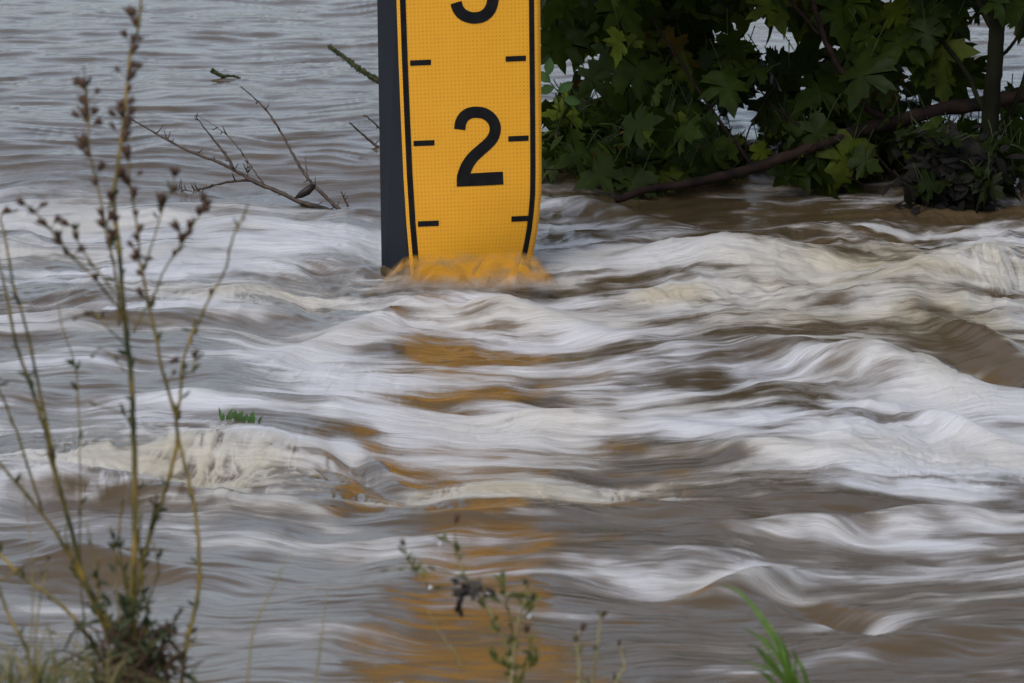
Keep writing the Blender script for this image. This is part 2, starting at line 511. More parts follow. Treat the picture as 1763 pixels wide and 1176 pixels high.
def stripe(edge_l, edge_r, name):
    vs = []; fs = []
    rows = [515 - i * 8 for i in range(0, 285)]
    for py in rows:
        for px in (edge_l(py), edge_r(py)):
            vs.append(plate(px, py + rowtilt(px), 0.0012))
    for i in range(len(rows) - 1):
        fs.append((2 * i, 2 * i + 1, 2 * i + 3, 2 * i + 2))
    return mesh_obj(name, vs, fs, M_BLACK, gauge)
stripe(lambda y: interp(LE, y) + 5.5, lambda y: interp(LE, y) + 15.5, 'border_stripe')
stripe(lambda y: interp(RE, y) - 19.5, lambda y: interp(RE, y) - 10.5, 'border_stripe')

def patch(name, corners, nu=6):
    """flat black mark: corners tl, tr, br, bl"""
    tl, tr, br, bl = corners
    vs = []; fs = []
    for j in range(3):
        for i in range(nu + 1):
            u, v = i / nu, j / 2
            x = lerp(lerp(tl[0], tr[0], u), lerp(bl[0], br[0], u), v)
            y = lerp(lerp(tl[1], tr[1], u), lerp(bl[1], br[1], u), v)
            vs.append(plate(x, y, 0.0012))
    for j in range(2):
        for i in range(nu):
            a = j * (nu + 1) + i
            fs.append((a, a + nu + 1, a + nu + 2, a + 1))
    return mesh_obj(name, vs, fs, M_BLACK, gauge)
TICKS = [(724, 108, 888, 101), (730, 246.5, 892.5, 238.5), (737.5, 385, 898, 376.5)]
for k in range(1, 12):
    TICKS.append((724 - 4 * min(k, 2), 108 - 138 * k, 888 - 3 * min(k, 2), 101 - 137.5 * k))
for (lx, ly, rx_, ry_) in TICKS:
    for (cx, cy, hw) in ((lx, ly, 18), (rx_, ry_, 17.5)):
        patch('tick_mark', [(cx - hw, cy - 3.9), (cx + hw, cy - 5.4), (cx + hw, cy + 3.9), (cx - hw, cy + 5.4)])

def ribbon(mbv, mbf, pts, w, n=5):
    P = smooth_path([Vector((x, y, 0)) for x, y in pts], n)
    base = len(mbv)
    for i, p in enumerate(P):
        t = (P[min(i + 1, len(P) - 1)] - P[max(i - 1, 0)]).normalized()
        nn = Vector((-t.y, t.x, 0))
        ww = w(i / (len(P) - 1)) if callable(w) else w
        for sgn in (-1, 0, 1):
            q = p + nn * ww * 0.5 * sgn
            mbv.append(plate(q.x, q.y, 0.0013))
    for i in range(len(P) - 1):
        for k in (0, 1):
            a = base + i * 3 + k
            mbf.append((a, a + 1, a + 4, a + 3))
vs, fs = [], []
ribbon(vs, fs, [(791.5, 223), (793.5, 210), (800, 200), (810, 194.5), (822, 193.3), (834, 195.5), (845, 203), (851.5, 214), (852.3, 226), (848, 238),
                (839, 248.5), (827, 259), (815, 270), (805.5, 283), (799.5, 297), (797, 309.5)],
       lambda t: 19.5 + 2.0 * max(0, (t - .7) / .3))
b = len(vs)
BAR = [(786.3, 309.6), (807.5, 309.3), (826, 308.4), (846, 307.5), (866.3, 306.6)]
TOP = [(787, 300), (806, 298.6), (826, 297.6), (846, 296.4), (865.8, 295.4)]
BOT = [(786.2, 321.4), (807, 320.6), (826, 319.8), (846, 318.8), (867, 317.6)]
for row in (TOP, BAR, BOT):
    for (x, y) in row: vs.append(plate(x, y, 0.0017))
for j in range(2):
    for i in range(4):
        a = b + j * 5 + i
        fs.append((a, a + 5, a + 6, a + 1))
mesh_obj('numeral', vs, fs, M_BLACK, gauge)
vs, fs = [], []
ribbon(vs, fs, [(785, 4.5), (789, 16), (797, 25), (808, 29.8), (818, 30.8), (830, 28.6), (840, 21.5), (846.5, 10), (848.5, -4), (845, -18), (836, -28), (822, -33),
                (836, -38), (844, -50), (846, -66), (838, -80), (820, -87), (802, -82), (790, -66)], 20)
mesh_obj('numeral', vs, fs, M_BLACK, gauge)

# post: deep steel channel behind the board, its left side in view
vs = []; fs = []
prof_top = [(683.5, YG - 0.030), (648.5, YG + 0.12), (700, YG + 0.30), (880, YG + 0.34), (905, YG + 0.10)]
for py, kx in ((-1750, -22), (0, 0), (560, 9)):
    for i, (px, yy) in enumerate(prof_top):
        shift = kx * (1.0 if i != 0 else 1.9)
        if i == 0 and py > 0: shift = 22
        p = at(px + shift, py, yy)
        vs.append(p)
for r in range(2):
    for i in range(5):
        j = (i + 1) % 5
        fs.append((r * 5 + i, r * 5 + j, (r + 1) * 5 + j, (r + 1) * 5 + i))
fs.append((0, 1, 2, 3, 4)); fs.append((14, 13, 12, 11, 10))
post = mesh_obj('post', vs, fs, M_POST, gauge, smooth=False)
bv = post.modifiers.new('bevel', 'BEVEL'); bv.width = 0.006; bv.segments = 3

# ------------------------------------------------------------------ splash climbing the board
def splash_material():
    m = bpy.data.materials.new('splash_water')
    n, l = nodes(m)
    p = n['Principled BSDF']
    uv = n.new('ShaderNodeUVMap'); uv.uv_map = 'fall'
    def nz(sx, sy, d, dist):
        mp = n.new('ShaderNodeMapping'); mp.inputs['Scale'].default_value = (sx, sy, 1); l.new(uv.outputs[0], mp.inputs[0])
        z = n.new('ShaderNodeTexNoise'); z.inputs['Scale'].default_value = 1; z.inputs['Detail'].default_value = d; z.inputs['Distortion'].default_value = dist
        l.new(mp.outputs[0], z.inputs['Vector']); return z.outputs['Fac']
    z1 = nz(6.5, 1.5, 4, 0.9); z2 = nz(3.5, 2.0, 3, 0.6)
    a = n.new('ShaderNodeAttribute'); a.attribute_name = 'dens'
    def ramp(src, lo, hi, o0=0.0, o1=1.0):
        mr = n.new('ShaderNodeMapRange'); mr.interpolation_type = 'SMOOTHSTEP'
        mr.inputs[1].default_value = lo; mr.inputs[2].default_value = hi; mr.inputs[3].default_value = o0; mr.inputs[4].default_value = o1
        l.new(src, mr.inputs[0]); return mr.outputs[0]
    mul = n.new('ShaderNodeMath'); mul.operation = 'MULTIPLY'
    l.new(ramp(z1, .28, .70, .40, .92), mul.inputs[0]); l.new(a.outputs['Fac'], mul.inputs[1])
    sx = n.new('ShaderNodeSeparateXYZ'); l.new(uv.outputs[0], sx.inputs[0])
    amber = n.new('ShaderNodeMix'); amber.data_type = 'RGBA'
    amber.inputs[6].default_value = (0.50, 0.235, 0.020, 1); amber.inputs[7].default_value = (0.30, 0.19, 0.085, 1)  # orange of the board showing through the water, painted into the splash colour
    l.new(ramp(z2, .42, .60), amber.inputs[0])
    foam = n.new('ShaderNodeMix'); foam.data_type = 'RGBA'; foam.inputs[7].default_value = (0.44, 0.40, 0.36, 1)
    vz = n.new('ShaderNodeMath'); vz.operation = 'MULTIPLY_ADD'; vz.inputs[1].default_value = 0.45
    l.new(z1, vz.inputs[0]); l.new(sx.outputs['Y'], vz.inputs[2])
    l.new(ramp(vz.outputs[0], .78, 1.22), foam.inputs[0]); l.new(amber.outputs[2], foam.inputs[6])
    l.new(foam.outputs[2], p.inputs['Base Color'])
    p.inputs['Roughness'].default_value = 0.4
    tr = n.new('ShaderNodeBsdfTransparent')
    ms = n.new('ShaderNodeMixShader'); o = n['Material Output']
    l.new(mul.outputs[0], ms.inputs[0]); l.new(tr.outputs[0], ms.inputs[1]); l.new(p.outputs[0], ms.inputs[2]); l.new(ms.outputs[0], o.inputs[0])
    b = n.new('ShaderNodeBump'); b.inputs['Strength'].default_value = 0.5; b.inputs['Distance'].default_value = 0.006
    l.new(z1, b.inputs['Height']); l.new(b.outputs[0], p.inputs['Normal'])
    return m
M_SPLASH = splash_material()
def wz(x, y):
    return float(Z[int(np.argmin(np.abs(YA - y))), int(np.argmin(np.abs(XA - x)))])
allv, allf, alluv, alld = [], [], [], []
rs = random.Random(17)
for layer in range(3):
    NU, NV = 150, 44
    x0, x1 = ((688, 938), (800, 948), (664, 820))[layer]
    base = len(allv)
    for i in range(NU + 1):
        u = i / NU
        lump = 0.5 * math.sin(u * 9 + layer * 2.1) + .3 * math.sin(u * 21 + layer) + .15 * math.sin(u * 43)
        arch = min(1, 5 * u) ** .7 * min(1, 6 * (1 - u)) ** .7
        top = 460 - (29 + 5 * lump) * arch + (0, 5, 10)[layer]
        for j in range(NV + 1):
            v = j / NV
            px = lerp(x0, x1, u) + (u - .5) * 110 * v ** 1.6 + 5 * math.sin(v * 7 + u * 12) * v
            py = top + (74 - (0, 6, 10)[layer]) * v ** 1.15
            yy = YG - 0.065 - 0.10 * math.sin(v * math.pi * .5) - .22 * v * v - 0.010 * math.sin(u * 30 + v * 5 + layer)
            p = at(px, py, yy)
            w_ = wz(p.x, p.y) + .004 + .003 * layer
            if p.z < w_: p.z = w_
            allv.append(p); alluv.append((u + layer * 1.37, v))
            e = min(1, 5 * u) * min(1, 5 * (1 - u))
            alld.append(max(0, min(1, v / .30)) * e * (1 - sstep(.62, 1.0, np.float64(v))))
    for i in range(NU):
        for j in range(NV):
            a = base + i * (NV + 1) + j
            allf.append((a, a + 1, a + NV + 2, a + NV + 1))
alld = [float(d) for d in alld]
sv = mesh_obj('splash', allv, allf, M_SPLASH)
ul = sv.data.uv_layers.new(name='fall')
for lp in sv.data.loops: ul.data[lp.index].uv = alluv[lp.vertex_index]
da = sv.data.attributes.new('dens', 'FLOAT', 'POINT'); da.data.foreach_set('value', alld)
tag(sv, 'thin sheet of brown water breaking against the foot of the yellow board', 'splash', kind='stuff')

def water_z(x, y):
    return float(Z[int(np.argmin(np.abs(YA - y))), int(np.argmin(np.abs(XA - x)))])
# ------------------------------------------------------------------ dead branches in the water
M_TWIG = mat_noise('wet_bark', (0.016, 0.012, 0.009), (0.075, 0.045, 0.026), 60, 0.55, 0.5, spec=0.4)
M_TWIGDK = mat_noise('dark_wet_leaf', (0.010, 0.008, 0.007), (0.022, 0.016, 0.012), 60, 0.45, 0.4)
M_MOSS = mat_noise('mossy_bark', (0.018, 0.022, 0.010), (0.055, 0.060, 0.022), 120, 0.9, 0.9, spec=0.1)
rnd = random.Random(3)

def px_path(pts, Y0, Y1, n=6, jit=0.0):
    m = len(pts) - 1
    out = []
    for i, (x, y) in enumerate(pts):
        out.append(at(x, y, lerp(Y0, Y1, i / m)))
    P = smooth_path(out, n)
    if jit:
        P = [p + Vector((rnd.uniform(-jit, jit), rnd.uniform(-jit, jit), rnd.uniform(-jit, jit))) for p in P]
    return P

def branch(mb, pts, Y0, Y1, r0, r1, jit=0.0012, spurs=0, sides=7):
    P = px_path(pts, Y0, Y1, 6, jit)
    n = len(P)
    mb.tube(P, [lerp(r0, r1, (i / (n - 1)) ** 0.8) * (1 + 0.18 * rnd.uniform(-1, 1)) for i in range(n)], sides)
    for k in range(spurs):
        i = rnd.randrange(1, n - 1)
        d = Vector((rnd.uniform(-1, 1), rnd.uniform(-.6, .6), rnd.uniform(-.4, 1.2))).normalized() * rnd.uniform(.008, .03)
        mb.tube([P[i], P[i] + d * 0.6, P[i] + d + Vector((0, 0, .004))], [.0022, .0016, .0008], 5)
    return P

db = thing('dead_branch', tuple(on_water(555, 365)), 'bare forked brown branch lying low across the foam left of the post', 'branch')
m = MB(); branch(m, [(590, 374), (560, 361), (520, 349), (480, 331), (433, 310), (402, 292), (365, 275), (325, 260), (283, 238), (255, 222), (219, 201)], 15.05, 15.5, .0085, .002, spurs=14); m.build('limb', M_TWIG, db)
for pts, r in (([(402, 289), (385, 262), (366, 238), (350, 218), (336, 198)], .0045), ([(452, 315), (438, 295), (425, 275), (408, 252), (390, 232), (365, 214), (340, 199)], .0022),
               ([(437, 310), (400, 312), (365, 320), (330, 330), (290, 338), (262, 334), (230, 318)], .0042), ([(425, 305), (428, 290), (424, 278)], .002), ([(365, 318), (345, 330), (322, 344)], .002),
               ([(330, 330), (312, 326), (300, 330)], .0018)):
    m = MB(); branch(m, pts, 15.25, 15.45, r, r * .3, spurs=5); m.build('twig', M_TWIG, db)
bs = thing('bare_stem', tuple(on_water(578, 358)), 'thin bare stem leaning from the foam with a black rotten leaf at its foot', 'branch')
m = MB(); branch(m, [(595, 368), (578, 356), (560, 338), (540, 318), (525, 300), (515, 285), (502, 262), (490, 240), (478, 218), (465, 198), (450, 180), (437, 168), (415, 149)], 15.05, 15.35, .0058, .0018, spurs=9); m.build('limb', M_TWIG, bs)
m = MB(); branch(m, [(537, 317), (529, 300), (526, 270)], 15.1, 15.15, .0022, .001); m.build('twig', M_TWIG, bs)
m = MB()
A = [(543, 318), (536, 316), (526, 322), (514, 331), (506, 342), (520, 341), (533, 335), (541, 326)]
fr = [at(x, y, 15.04) for x, y in A]; bk = [at(x + 1, y - 1, 15.075) for x, y in A]
m.add(fr + bk + [at(525, 330, 15.02)], [(i, (i + 1) % 8, 16) for i in range(8)] + [(i, i + 8, (i + 1) % 8 + 8, (i + 1) % 8) for i in range(8)] + [tuple(range(8, 16))[::-1]])
m.build('leaf', M_TWIGDK, bs)

t2 = thing('broken_twig', tuple(on_water(662, 262)), 'short forked twig sticking out from behind the dark post above mid water', 'twig')
m = MB(); branch(m, [(668, 262), (648, 251), (632, 238), (618, 226), (602, 211)], 15.9, 15.9, .005, .0022, spurs=4); m.build('limb', M_TWIG, t2)
m = MB(); branch(m, [(665, 232), (650, 217), (640, 208), (627, 197)], 15.9, 15.9, .0035, .0018, spurs=2); m.build('twig', M_TWIG, t2)
t3 = thing('submerged_twig', tuple(on_water(590, 275)), 'thin dark twig lying flat on the water just left of the post', 'twig')
m = MB(); branch(m, [(660, 256), (630, 262), (600, 266), (575, 270), (545, 270)], 16.1, 16.1, .003, .001, spurs=6); m.build('limb', M_TWIG, t3)
t4 = thing('upright_twig', tuple(on_water(595, 350)), 'tiny dark twig poking up from the foam between the bare stem and the post', 'twig')
m = MB(); branch(m, [(600, 356), (593, 342), (587, 330)], 15.1, 15.1, .0028, .0014, spurs=2); m.build('limb', M_TWIG, t4)
ms_ = thing('mossy_stick', tuple(at(690, 175, 17.0)), 'thick moss covered stick jutting up from behind the top of the post', 'stick')
m = MB(); P = branch(m, [(720, 182), (690, 163), (648, 137), (620, 120), (595, 101), (566, 80)], 16.8, 17.0, .0135, .0055, jit=.002, sides=9)
m.build('limb', M_MOSS, ms_)
m = MB()
for k in range(420):
    i = rnd.randrange(0, len(P) - 1); p = P[i].lerp(P[i + 1], rnd.random()); t = i / len(P)
    d = Vector((rnd.uniform(-1, 1), rnd.uniform(-1, .2), rnd.uniform(-1, 1))).normalized()
    q = p + d * (lerp(.0135, .0055, t)); e = q + d * rnd.uniform(.003, .009)
    s_ = Vector((rnd.uniform(-1, 1), 0, rnd.uniform(-1, 1))).normalized() * .0016
    m.add([q - s_, q + s_, e], [(0, 1, 2)])
m.build('moss', M_MOSS, ms_)
FSY = on_water(385, 136, 0.08).y
ft = thing('floating_stick', tuple(on_water(385, 132)), 'small mossy stick drifting on the calm water in the upper left', 'stick')
m = MB(); branch(m, [(364, 120), (371, 126), (385, 131), (398, 131), (414, 134)], FSY, FSY, .009, .003, jit=.0015); m.build('limb', M_MOSS, ft)

# ------------------------------------------------------------------ tree on the right
M_LEAF = mat_noise('plane_leaf', (0.60, 0.60, 0.60), (1, 1, 1), 30, 0.5, 0.25, spec=0.12, tint=True, trans=0.42, bdist=0.003)
M_TRUNK = mat_noise('green_grey_bark', (0.004, 0.0045, 0.0025), (0.013, 0.013, 0.006), 14, 0.9, 0.6, spec=.05, stretch=(1, 1, .3), bdist=.004)
M_BOUGH = mat_noise('red_brown_bark', (0.007, 0.0045, 0.0035), (0.024, 0.013, 0.009), 22, 0.8, 0.8, spec=.12, bdist=.006)
rl = random.Random(12)
# a lobed, toothed leaf: half outline (x, y) from the stalk to the tip
HALF = [(0.00, 0.00), (0.10, -0.06), (0.20, -0.10), (0.30, -0.04), (0.42, -0.06), (0.40, 0.04), (0.50, 0.10), (0.36, 0.14), (0.24, 0.22),
        (0.38, 0.30), (0.50, 0.34), (0.62, 0.44), (0.48, 0.46), (0.46, 0.56), (0.32, 0.52), (0.20, 0.48), (0.22, 0.62), (0.26, 0.74), (0.14, 0.78), (0.10, 0.90), (0.0, 1.08)]
OUT = HALF + [(-x, y) for x, y in HALF[-2:0:-1]]
def leaf(mb, base, tip_dir, normal, size, col, curl=0.15):
    t = tip_dir.normalized(); nn = (normal - t * normal.dot(t)).normalized(); s = t.cross(nn)
    n0 = len(OUT)
    vs = []
    mid = base + t * size * .42 + nn * size * 0.03
    fx = rl.uniform(.85, 1.1); ph = rl.uniform(0, 6)
    for (x, y) in OUT:
        z = -curl * (abs(x) ** 1.5) * 1.4 - curl * 0.8 * (y - .4) ** 2 + 0.03 * math.sin(9 * x + 7 * y + ph)
        vs.append(base + (s * x * fx + t * y + nn * z) * size)
    # veins: three ridge points give a folded, faceted blade
    vs.append(mid)
    mb.add(vs, [(i, (i + 1) % n0, n0) for i in range(n0)], col)

def lance(mb, base, d, normal, L, W, col):
    t = d.normalized(); nn = (normal - t * normal.dot(t)).normalized(); s = t.cross(nn)
    vs = []
    for k, w in ((0, .08), (.25, .75), (.5, 1), (.75, .7), (1, 0.04)):
        c = base + t * L * k - nn * L * .25 * k * k
        vs += [c - s * W * .5 * w - nn * -.12 * W * w, c, c + s * W * .5 * w + nn * .12 * W * w]
    fs = []
    for i in range(4):
        for k in (0, 1):
            a = i * 3 + k; fs.append((a, a + 1, a + 4, a + 3))
    mb.add(vs, fs, col)

def rcol(y=0.0):
    r = rl.random()
    if r < 0.014: return (0.13, 0.085, 0.015)
    if r < 0.022: return (0.075, 0.030, 0.012)
    g = rl.uniform(.65, 1.25)
    if r < 0.20: return (0.100 * g, 0.128 * g, 0.012 * g)
    return (0.029 * g, 0.046 * g, 0.0045 * g)

# gaps in the foliage where the river shows (photograph px), kept clear of leaves in the tree's own depth
GAPS = [(1292, 190, 30, 26), (1300, 12, 30, 9), (1390, 30, 12, 16), (1690, 60, 30, 40), (1665, 150, 38, 30), (990, 95, 26, 22), (945, 150, 22, 16), (1230, 28, 14, 10),
        (1395, 130, 16, 12), (1750, 90, 30, 60), (1400, 60, 10, 10), (1620, 165, 30, 24), (1560, 270, 16, 14), (1335, 62, 20, 10), (1100, 130, 12, 8), (1470, 300, 20, 8), (1390, 190, 14, 10), (1310, 340, 18, 8)]
def in_gap(p):
    d = p - Vector((0, 0, H))
    z = d.y * cp - d.z * sp; 
    u = 881.5 + FPX * d.x / z; v = 588 - FPX * (d.y * sp + d.z * cp) / z
    for (cx, cy, a, b_) in GAPS:
        if ((u - cx) / (a + 16)) ** 2 + ((v - cy - 8) / (b_ + 14)) ** 2 < 1: return True
    return False

def foliage(mb, n, x0, x1, y0, y1, Y0, Y1, size=(.085, .165), gap=True, bright=1.0, plain=False, seed=1, lowdark=False):
    c = 0; tries = 0
    while c < n and tries < n * 6:
        tries += 1
        px = rl.uniform(x0, x1); py = rl.uniform(y0, y1); Yd = rl.uniform(Y0, Y1)
        p = at(px, py, Yd)
        if p.z < 0.07: continue
        if gap and in_gap(p): continue
        sz = rl.uniform(*size)
        a = rl.uniform(-1, 1)
        td = Vector((a * 0.9, rl.uniform(-.5, .5), rl.uniform(-1.2, .15)))
        nm = Vector((rl.uniform(-.7, .7), rl.uniform(-1.2, .3), rl.uniform(.15, 1.0)))
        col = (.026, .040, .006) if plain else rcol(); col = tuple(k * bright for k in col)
        leaf(mb, p, td, nm, sz, col, rl.uniform(.05, .35))
        # stalk
        pe = p - td.normalized() * sz * .5 + Vector((rl.uniform(-.02, .02), 0, .03))
        mb.tube([p, p.lerp(pe, .5) + Vector((0, 0, .006)), pe], [.0014, .0014, .0017], 4, (.07, .09, .03), cap=False)
        c += 1

tree = thing('plane_tree', tuple(on_water(1690, 362)), 'slender upright young plane tree with lobed dark leaves standing in the flood on the right', 'tree')
m = MB(); P = px_path([(1684, 420), (1690, 360), (1697, 290), (1703, 220), (1709, 150), (1714, 80), (1719, 0), (1722, -120), (1735, -400), (1720, -900)], 15.25, 15.25, 6, .002)
m.tube(P, [lerp(.029, .016, i / (len(P) - 1)) for i in range(len(P))], 12); m.build('trunk', M_TRUNK, tree)
for pts, Yb, r in (([(1694, 330), (1720, 260), (1742, 190), (1775, 90), (1790, -100)], 15.4, .010), ([(1705, 215), (1660, 120), (1600, 30), (1560, -120), (1500, -400)], 15.6, .008),
                   ([(1716, 60), (1640, -60), (1500, -200), (1300, -350)], 15.7, .010), ([(1690, 330), (1640, 290), (1600, 240), (1560, 170)], 15.5, .006),
                   ([(1722, -120), (1800, -300), (1900, -500)], 15.7, .010), ([(1730, -350), (1600, -500), (1400, -700)], 15.7, .010), ([(1712, 110), (1752, 60), (1780, -40)], 15.3, .006)):
    m = MB(); Q = px_path(pts, 15.28, Yb, 6, .002); m.tube(Q, [lerp(r, r * .4, i / (len(Q) - 1)) for i in range(len(Q))], 7); m.build('branch', M_TRUNK, tree)
m = MB()
foliage(m, 105, 1390, 1660, -30, 340, 15.3, 16.3)
foliage(m, 26, 1640, 1800, -30, 330, 15.35, 16.3, size=(.08, .13))
foliage(m, 620, 1250, 1950, -700, -10, 15.1, 16.9, gap=False)
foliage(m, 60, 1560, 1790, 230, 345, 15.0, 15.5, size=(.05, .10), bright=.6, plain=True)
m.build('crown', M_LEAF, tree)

bough = thing('fallen_bough', tuple(on_water(1110, 335)), 'red brown bough sloping down into the water through heavy foliage, right of the board', 'bough')
m = MB(); P = px_path([(1060, 345), (1110, 327), (1180, 316), (1250, 302), (1320, 282), (1385, 258), (1440, 239), (1500, 220), (1560, 205), (1620, 189), (1700, 176), (1763, 162), (1850, 140), (2000, 90)], 15.15, 15.6, 6, .0022)
m.tube(P, [lerp(.010, .0215, min(1, i / 60)) * (1 + .05 * math.sin(i * 1.7) + .07 * rl.uniform(-1, 1)) for i in range(len(P))], 12); m.build('limb', M_BOUGH, bough)
m = MB(); Q = px_path([(1542, 208), (1515, 200), (1494, 187), (1475, 165), (1456, 134), (1438, 104), (1422, 72), (1410, 36), (1398, 0), (1390, -60), (1400, -200), (1380, -420)], 15.42, 15.3, 6, .002)
m.tube(Q, [lerp(.011, .006, i / (len(Q) - 1)) for i in range(len(Q))], 9); m.build('branch', M_BOUGH, bough)
for pts, Yb, r in (([(1410, 60), (1350, -10), (1250, -90), (1100, -180)], 15.5, .006), ([(1300, 290), (1240, 210), (1180, 120), (1120, 20), (1080, -120)], 15.8, .006),
                   ([(1240, 306), (1280, 270), (1290, 220), (1350, 120)], 15.6, .004), ([(1420, 246), (1330, 180), (1270, 100)], 15.7, .004),
                   ([(1180, 318), (1080, 300), (1000, 290), (935, 292)], 15.4, .004), ([(1120, 325), (1060, 296), (1000, 275), (940, 255)], 15.5, .004),
                   ([(1470, 228), (1540, 300), (1590, 350)], 15.4, .005), ([(1360, 270), (1450, 300), (1540, 345)], 15.3, .003), ([(1500, 225), (1520, 280), (1560, 330)], 15.5, .004),
                   ([(1390, -60), (1200, -200), (1000, -320)], 15.7, .006)):
    m = MB(); Q = px_path(pts, 15.4, Yb, 6, .002); m.tube(Q, [lerp(r, r * .4, i / (len(Q) - 1)) for i in range(len(Q))], 6); m.build('branch', M_BOUGH, bough)
m = MB()
foliage(m, 120, 945, 1400, -40, 200, 15.45, 16.6)
foliage(m, 215, 945, 1660, 190, 352, 15.3, 16.0, size=(.06, .13))
foliage(m, 40, 945, 1240, -40, 200, 15.9, 17.2)
foliage(m, 130, 1120, 1600, 320, 356, 15.2, 15.5, size=(.06, .10))
foliage(m, 420, 850, 1400, -500, -20, 15.2, 16.9, gap=False)
for k in range(130):
    px, py = rl.uniform(945, 1200), rl.uniform(215, 335)
    p = at(px, py, rl.uniform(15.3, 15.8))
    lance(m, p, Vector((rl.uniform(-1, 1), rl.uniform(-.6, .3), rl.uniform(-.7, .3))), Vector((rl.uniform(-.4, .4), -.5, 1)), rl.uniform(.05, .09), rl.uniform(.014, .026), rcol())
m.build('foliage', M_LEAF, bough)

# small shoot with oval leaves beside the board
sh = thing('leafy_shoot', tuple(at(960, 160, 15.2)), 'light green shoot with small oval leaves touching the right edge of the board', 'shoot')
m = MB(); branch(m, [(985, 190), (962, 160), (942, 135), (925, 118)], 15.15, 15.15, .002, .001); m.build('stem', M_TRUNK, sh)
for (x, y, dx, dz) in ((944, 130, 0.1, 1), (948, 142, -.6, .5), (960, 158, 1, .6), (955, 150, -1, -.3), (970, 170, .9, -.2)):
    m = MB(); lance(m, at(x, y, 15.14), Vector((dx, 0, dz)), Vector((0, -1, .3)), .048, .028, (.07, .13, .035)); m.build('leaf', M_LEAF, sh)

# flood debris caught round the trunk
M_DEBRIS = mat_noise('wet_debris', (0.002, 0.0018, 0.0012), (0.007, 0.005, 0.003), 50, 0.8, 0.5, spec=.2)
m = MB(); rd = random.Random(8)
for k in range(300):
    c = at(rd.gauss(1640, 32) if rd.random() < .8 else rd.uniform(1590, 1760), rd.gauss(312, 28), rd.uniform(15.05, 15.3))
    if c.z < -.02: continue
    d = Vector((rd.uniform(-1, 1), rd.uniform(-.4, .4), rd.uniform(-.9, .9))).normalized() * rd.uniform(.012, .055)
    r = rd.uniform(.001, .0035)
    m.tube([c - d, c + Vector((rd.uniform(-.01, .01), 0, rd.uniform(-.01, .01))), c + d], [r, r, r * .5], 4)
for k in range(650):
    c = at(rd.gauss(1640, 34), rd.gauss(310, 34), rd.uniform(15.05, 15.3))
    lance(m, c, Vector((rd.uniform(-1, 1), rd.uniform(-.5, .5), rd.uniform(-1, .5))), Vector((rd.uniform(-1, 1), -1, 1)), rd.uniform(.03, .06), rd.uniform(.015, .035), None)
deb = m.build('flood_debris', M_DEBRIS)
tag(deb, 'dark mat of twigs and dead leaves caught against the young tree trunk', 'debris', kind='stuff')

# ------------------------------------------------------------------ small green tuft in mid river
tf = thing('water_weed', tuple(on_water(395, 712)), 'tiny bright green weed tuft poking through the foam left of centre', 'weed')
M_GREEN = mat_noise('fresh_green', (0.7, 0.7, 0.7), (1, 1, 1), 60, 0.5, 0.2, tint=True, trans=.3)
m = MB(); c0 = on_water(395, 716, 0.03)
for k in range(26):
    x = rl.choice([rl.gauss(388, 7), rl.gauss(410, 4), rl.gauss(430, 6)]); p = at(x, 720, c0.y); p.z = water_z(p.x, p.y) - .004
    lance(m, p, Vector((rl.uniform(-.6, .6), 0, 1)), Vector((0, -1, .3)), rl.uniform(.016, .034), .007, (0.05, .11 * rl.uniform(.7, 1.4), .02))
m.build('leaf_tuft', M_GREEN, tf)

# ------------------------------------------------------------------ near bank
M_BANK = mat_noise('muddy_bank', (0.035, 0.028, 0.018), (0.075, 0.065, 0.035), 9, 0.9, 0.6, bdist=.02)
gx = np.concatenate([[-200, -60, -20, -8], np.linspace(-4, 4, 60), [8, 20, 60, 200]])
gy = np.concatenate([[-200, -60, -20, -5, 0], np.linspace(2, 9.6, 50)])
GX, GY = np.meshgrid(gx, gy)
def bank_z(x, y):
    s = np.clip((9.2 - y) / 3.0, -1, 1.0)
    return 0.62 * s - 0.12 + 0.03 * fbm(x * 1.3 + 50, y * 1.3 + 50, 61, 3)
GZ = bank_z(GX, GY)
idx = np.arange(GX.size).reshape(GX.shape)
q = np.stack([idx[:-1, :-1], idx[:-1, 1:], idx[1:, 1:], idx[1:, :-1]], -1).reshape(-1, 4)
gr = mesh_obj('ground', np.stack([GX, GY, GZ], -1).reshape(-1, 3).tolist(), [tuple(map(int, f)) for f in q], M_BANK)
tag(gr, kind='structure')

M_GRASS = mat_noise('bank_grass', (0.65, 0.65, 0.65), (1, 1, 1), 40, 0.6, 0.2, tint=True, trans=.25)
rg = random.Random(21)
def blade(mb, base, h, lean, w, col, seg=5):
    pts = []
    for k in range(seg + 1):
        t = k / seg
        pts.append(base + Vector((lean.x * t * t, lean.y * t * t, h * (t - 0.25 * t * t * min(1, lean.length / max(h, .01))))))
    s = Vector((lean.y, -lean.x, 0)) if lean.length > 1e-4 else Vector((1, 0, 0))
    s = (s.normalized() + Vector((rg.uniform(-.6, .6), rg.uniform(-.6, .6), 0)) + Vector((.6, 0, 0))).normalized()
    vs = []
    for k, p in enumerate(pts):
        ww = w * (1 - (k / seg) ** 2) * .5 + .0003
        vs += [p - s * ww, p + s * ww]
    mb.add(vs, [(2 * k, 2 * k + 1, 2 * k + 3, 2 * k + 2) for k in range(seg)], col)
def gcol():
    r = rg.random(); g = rg.uniform(.7, 1.3)
    if r < .5: return (.20 * g, .155 * g, .055 * g)
    if r < .45: return (.12 * g, .07 * g, .035 * g)
    return (.075 * g, .088 * g, .014 * g)
m = MB()
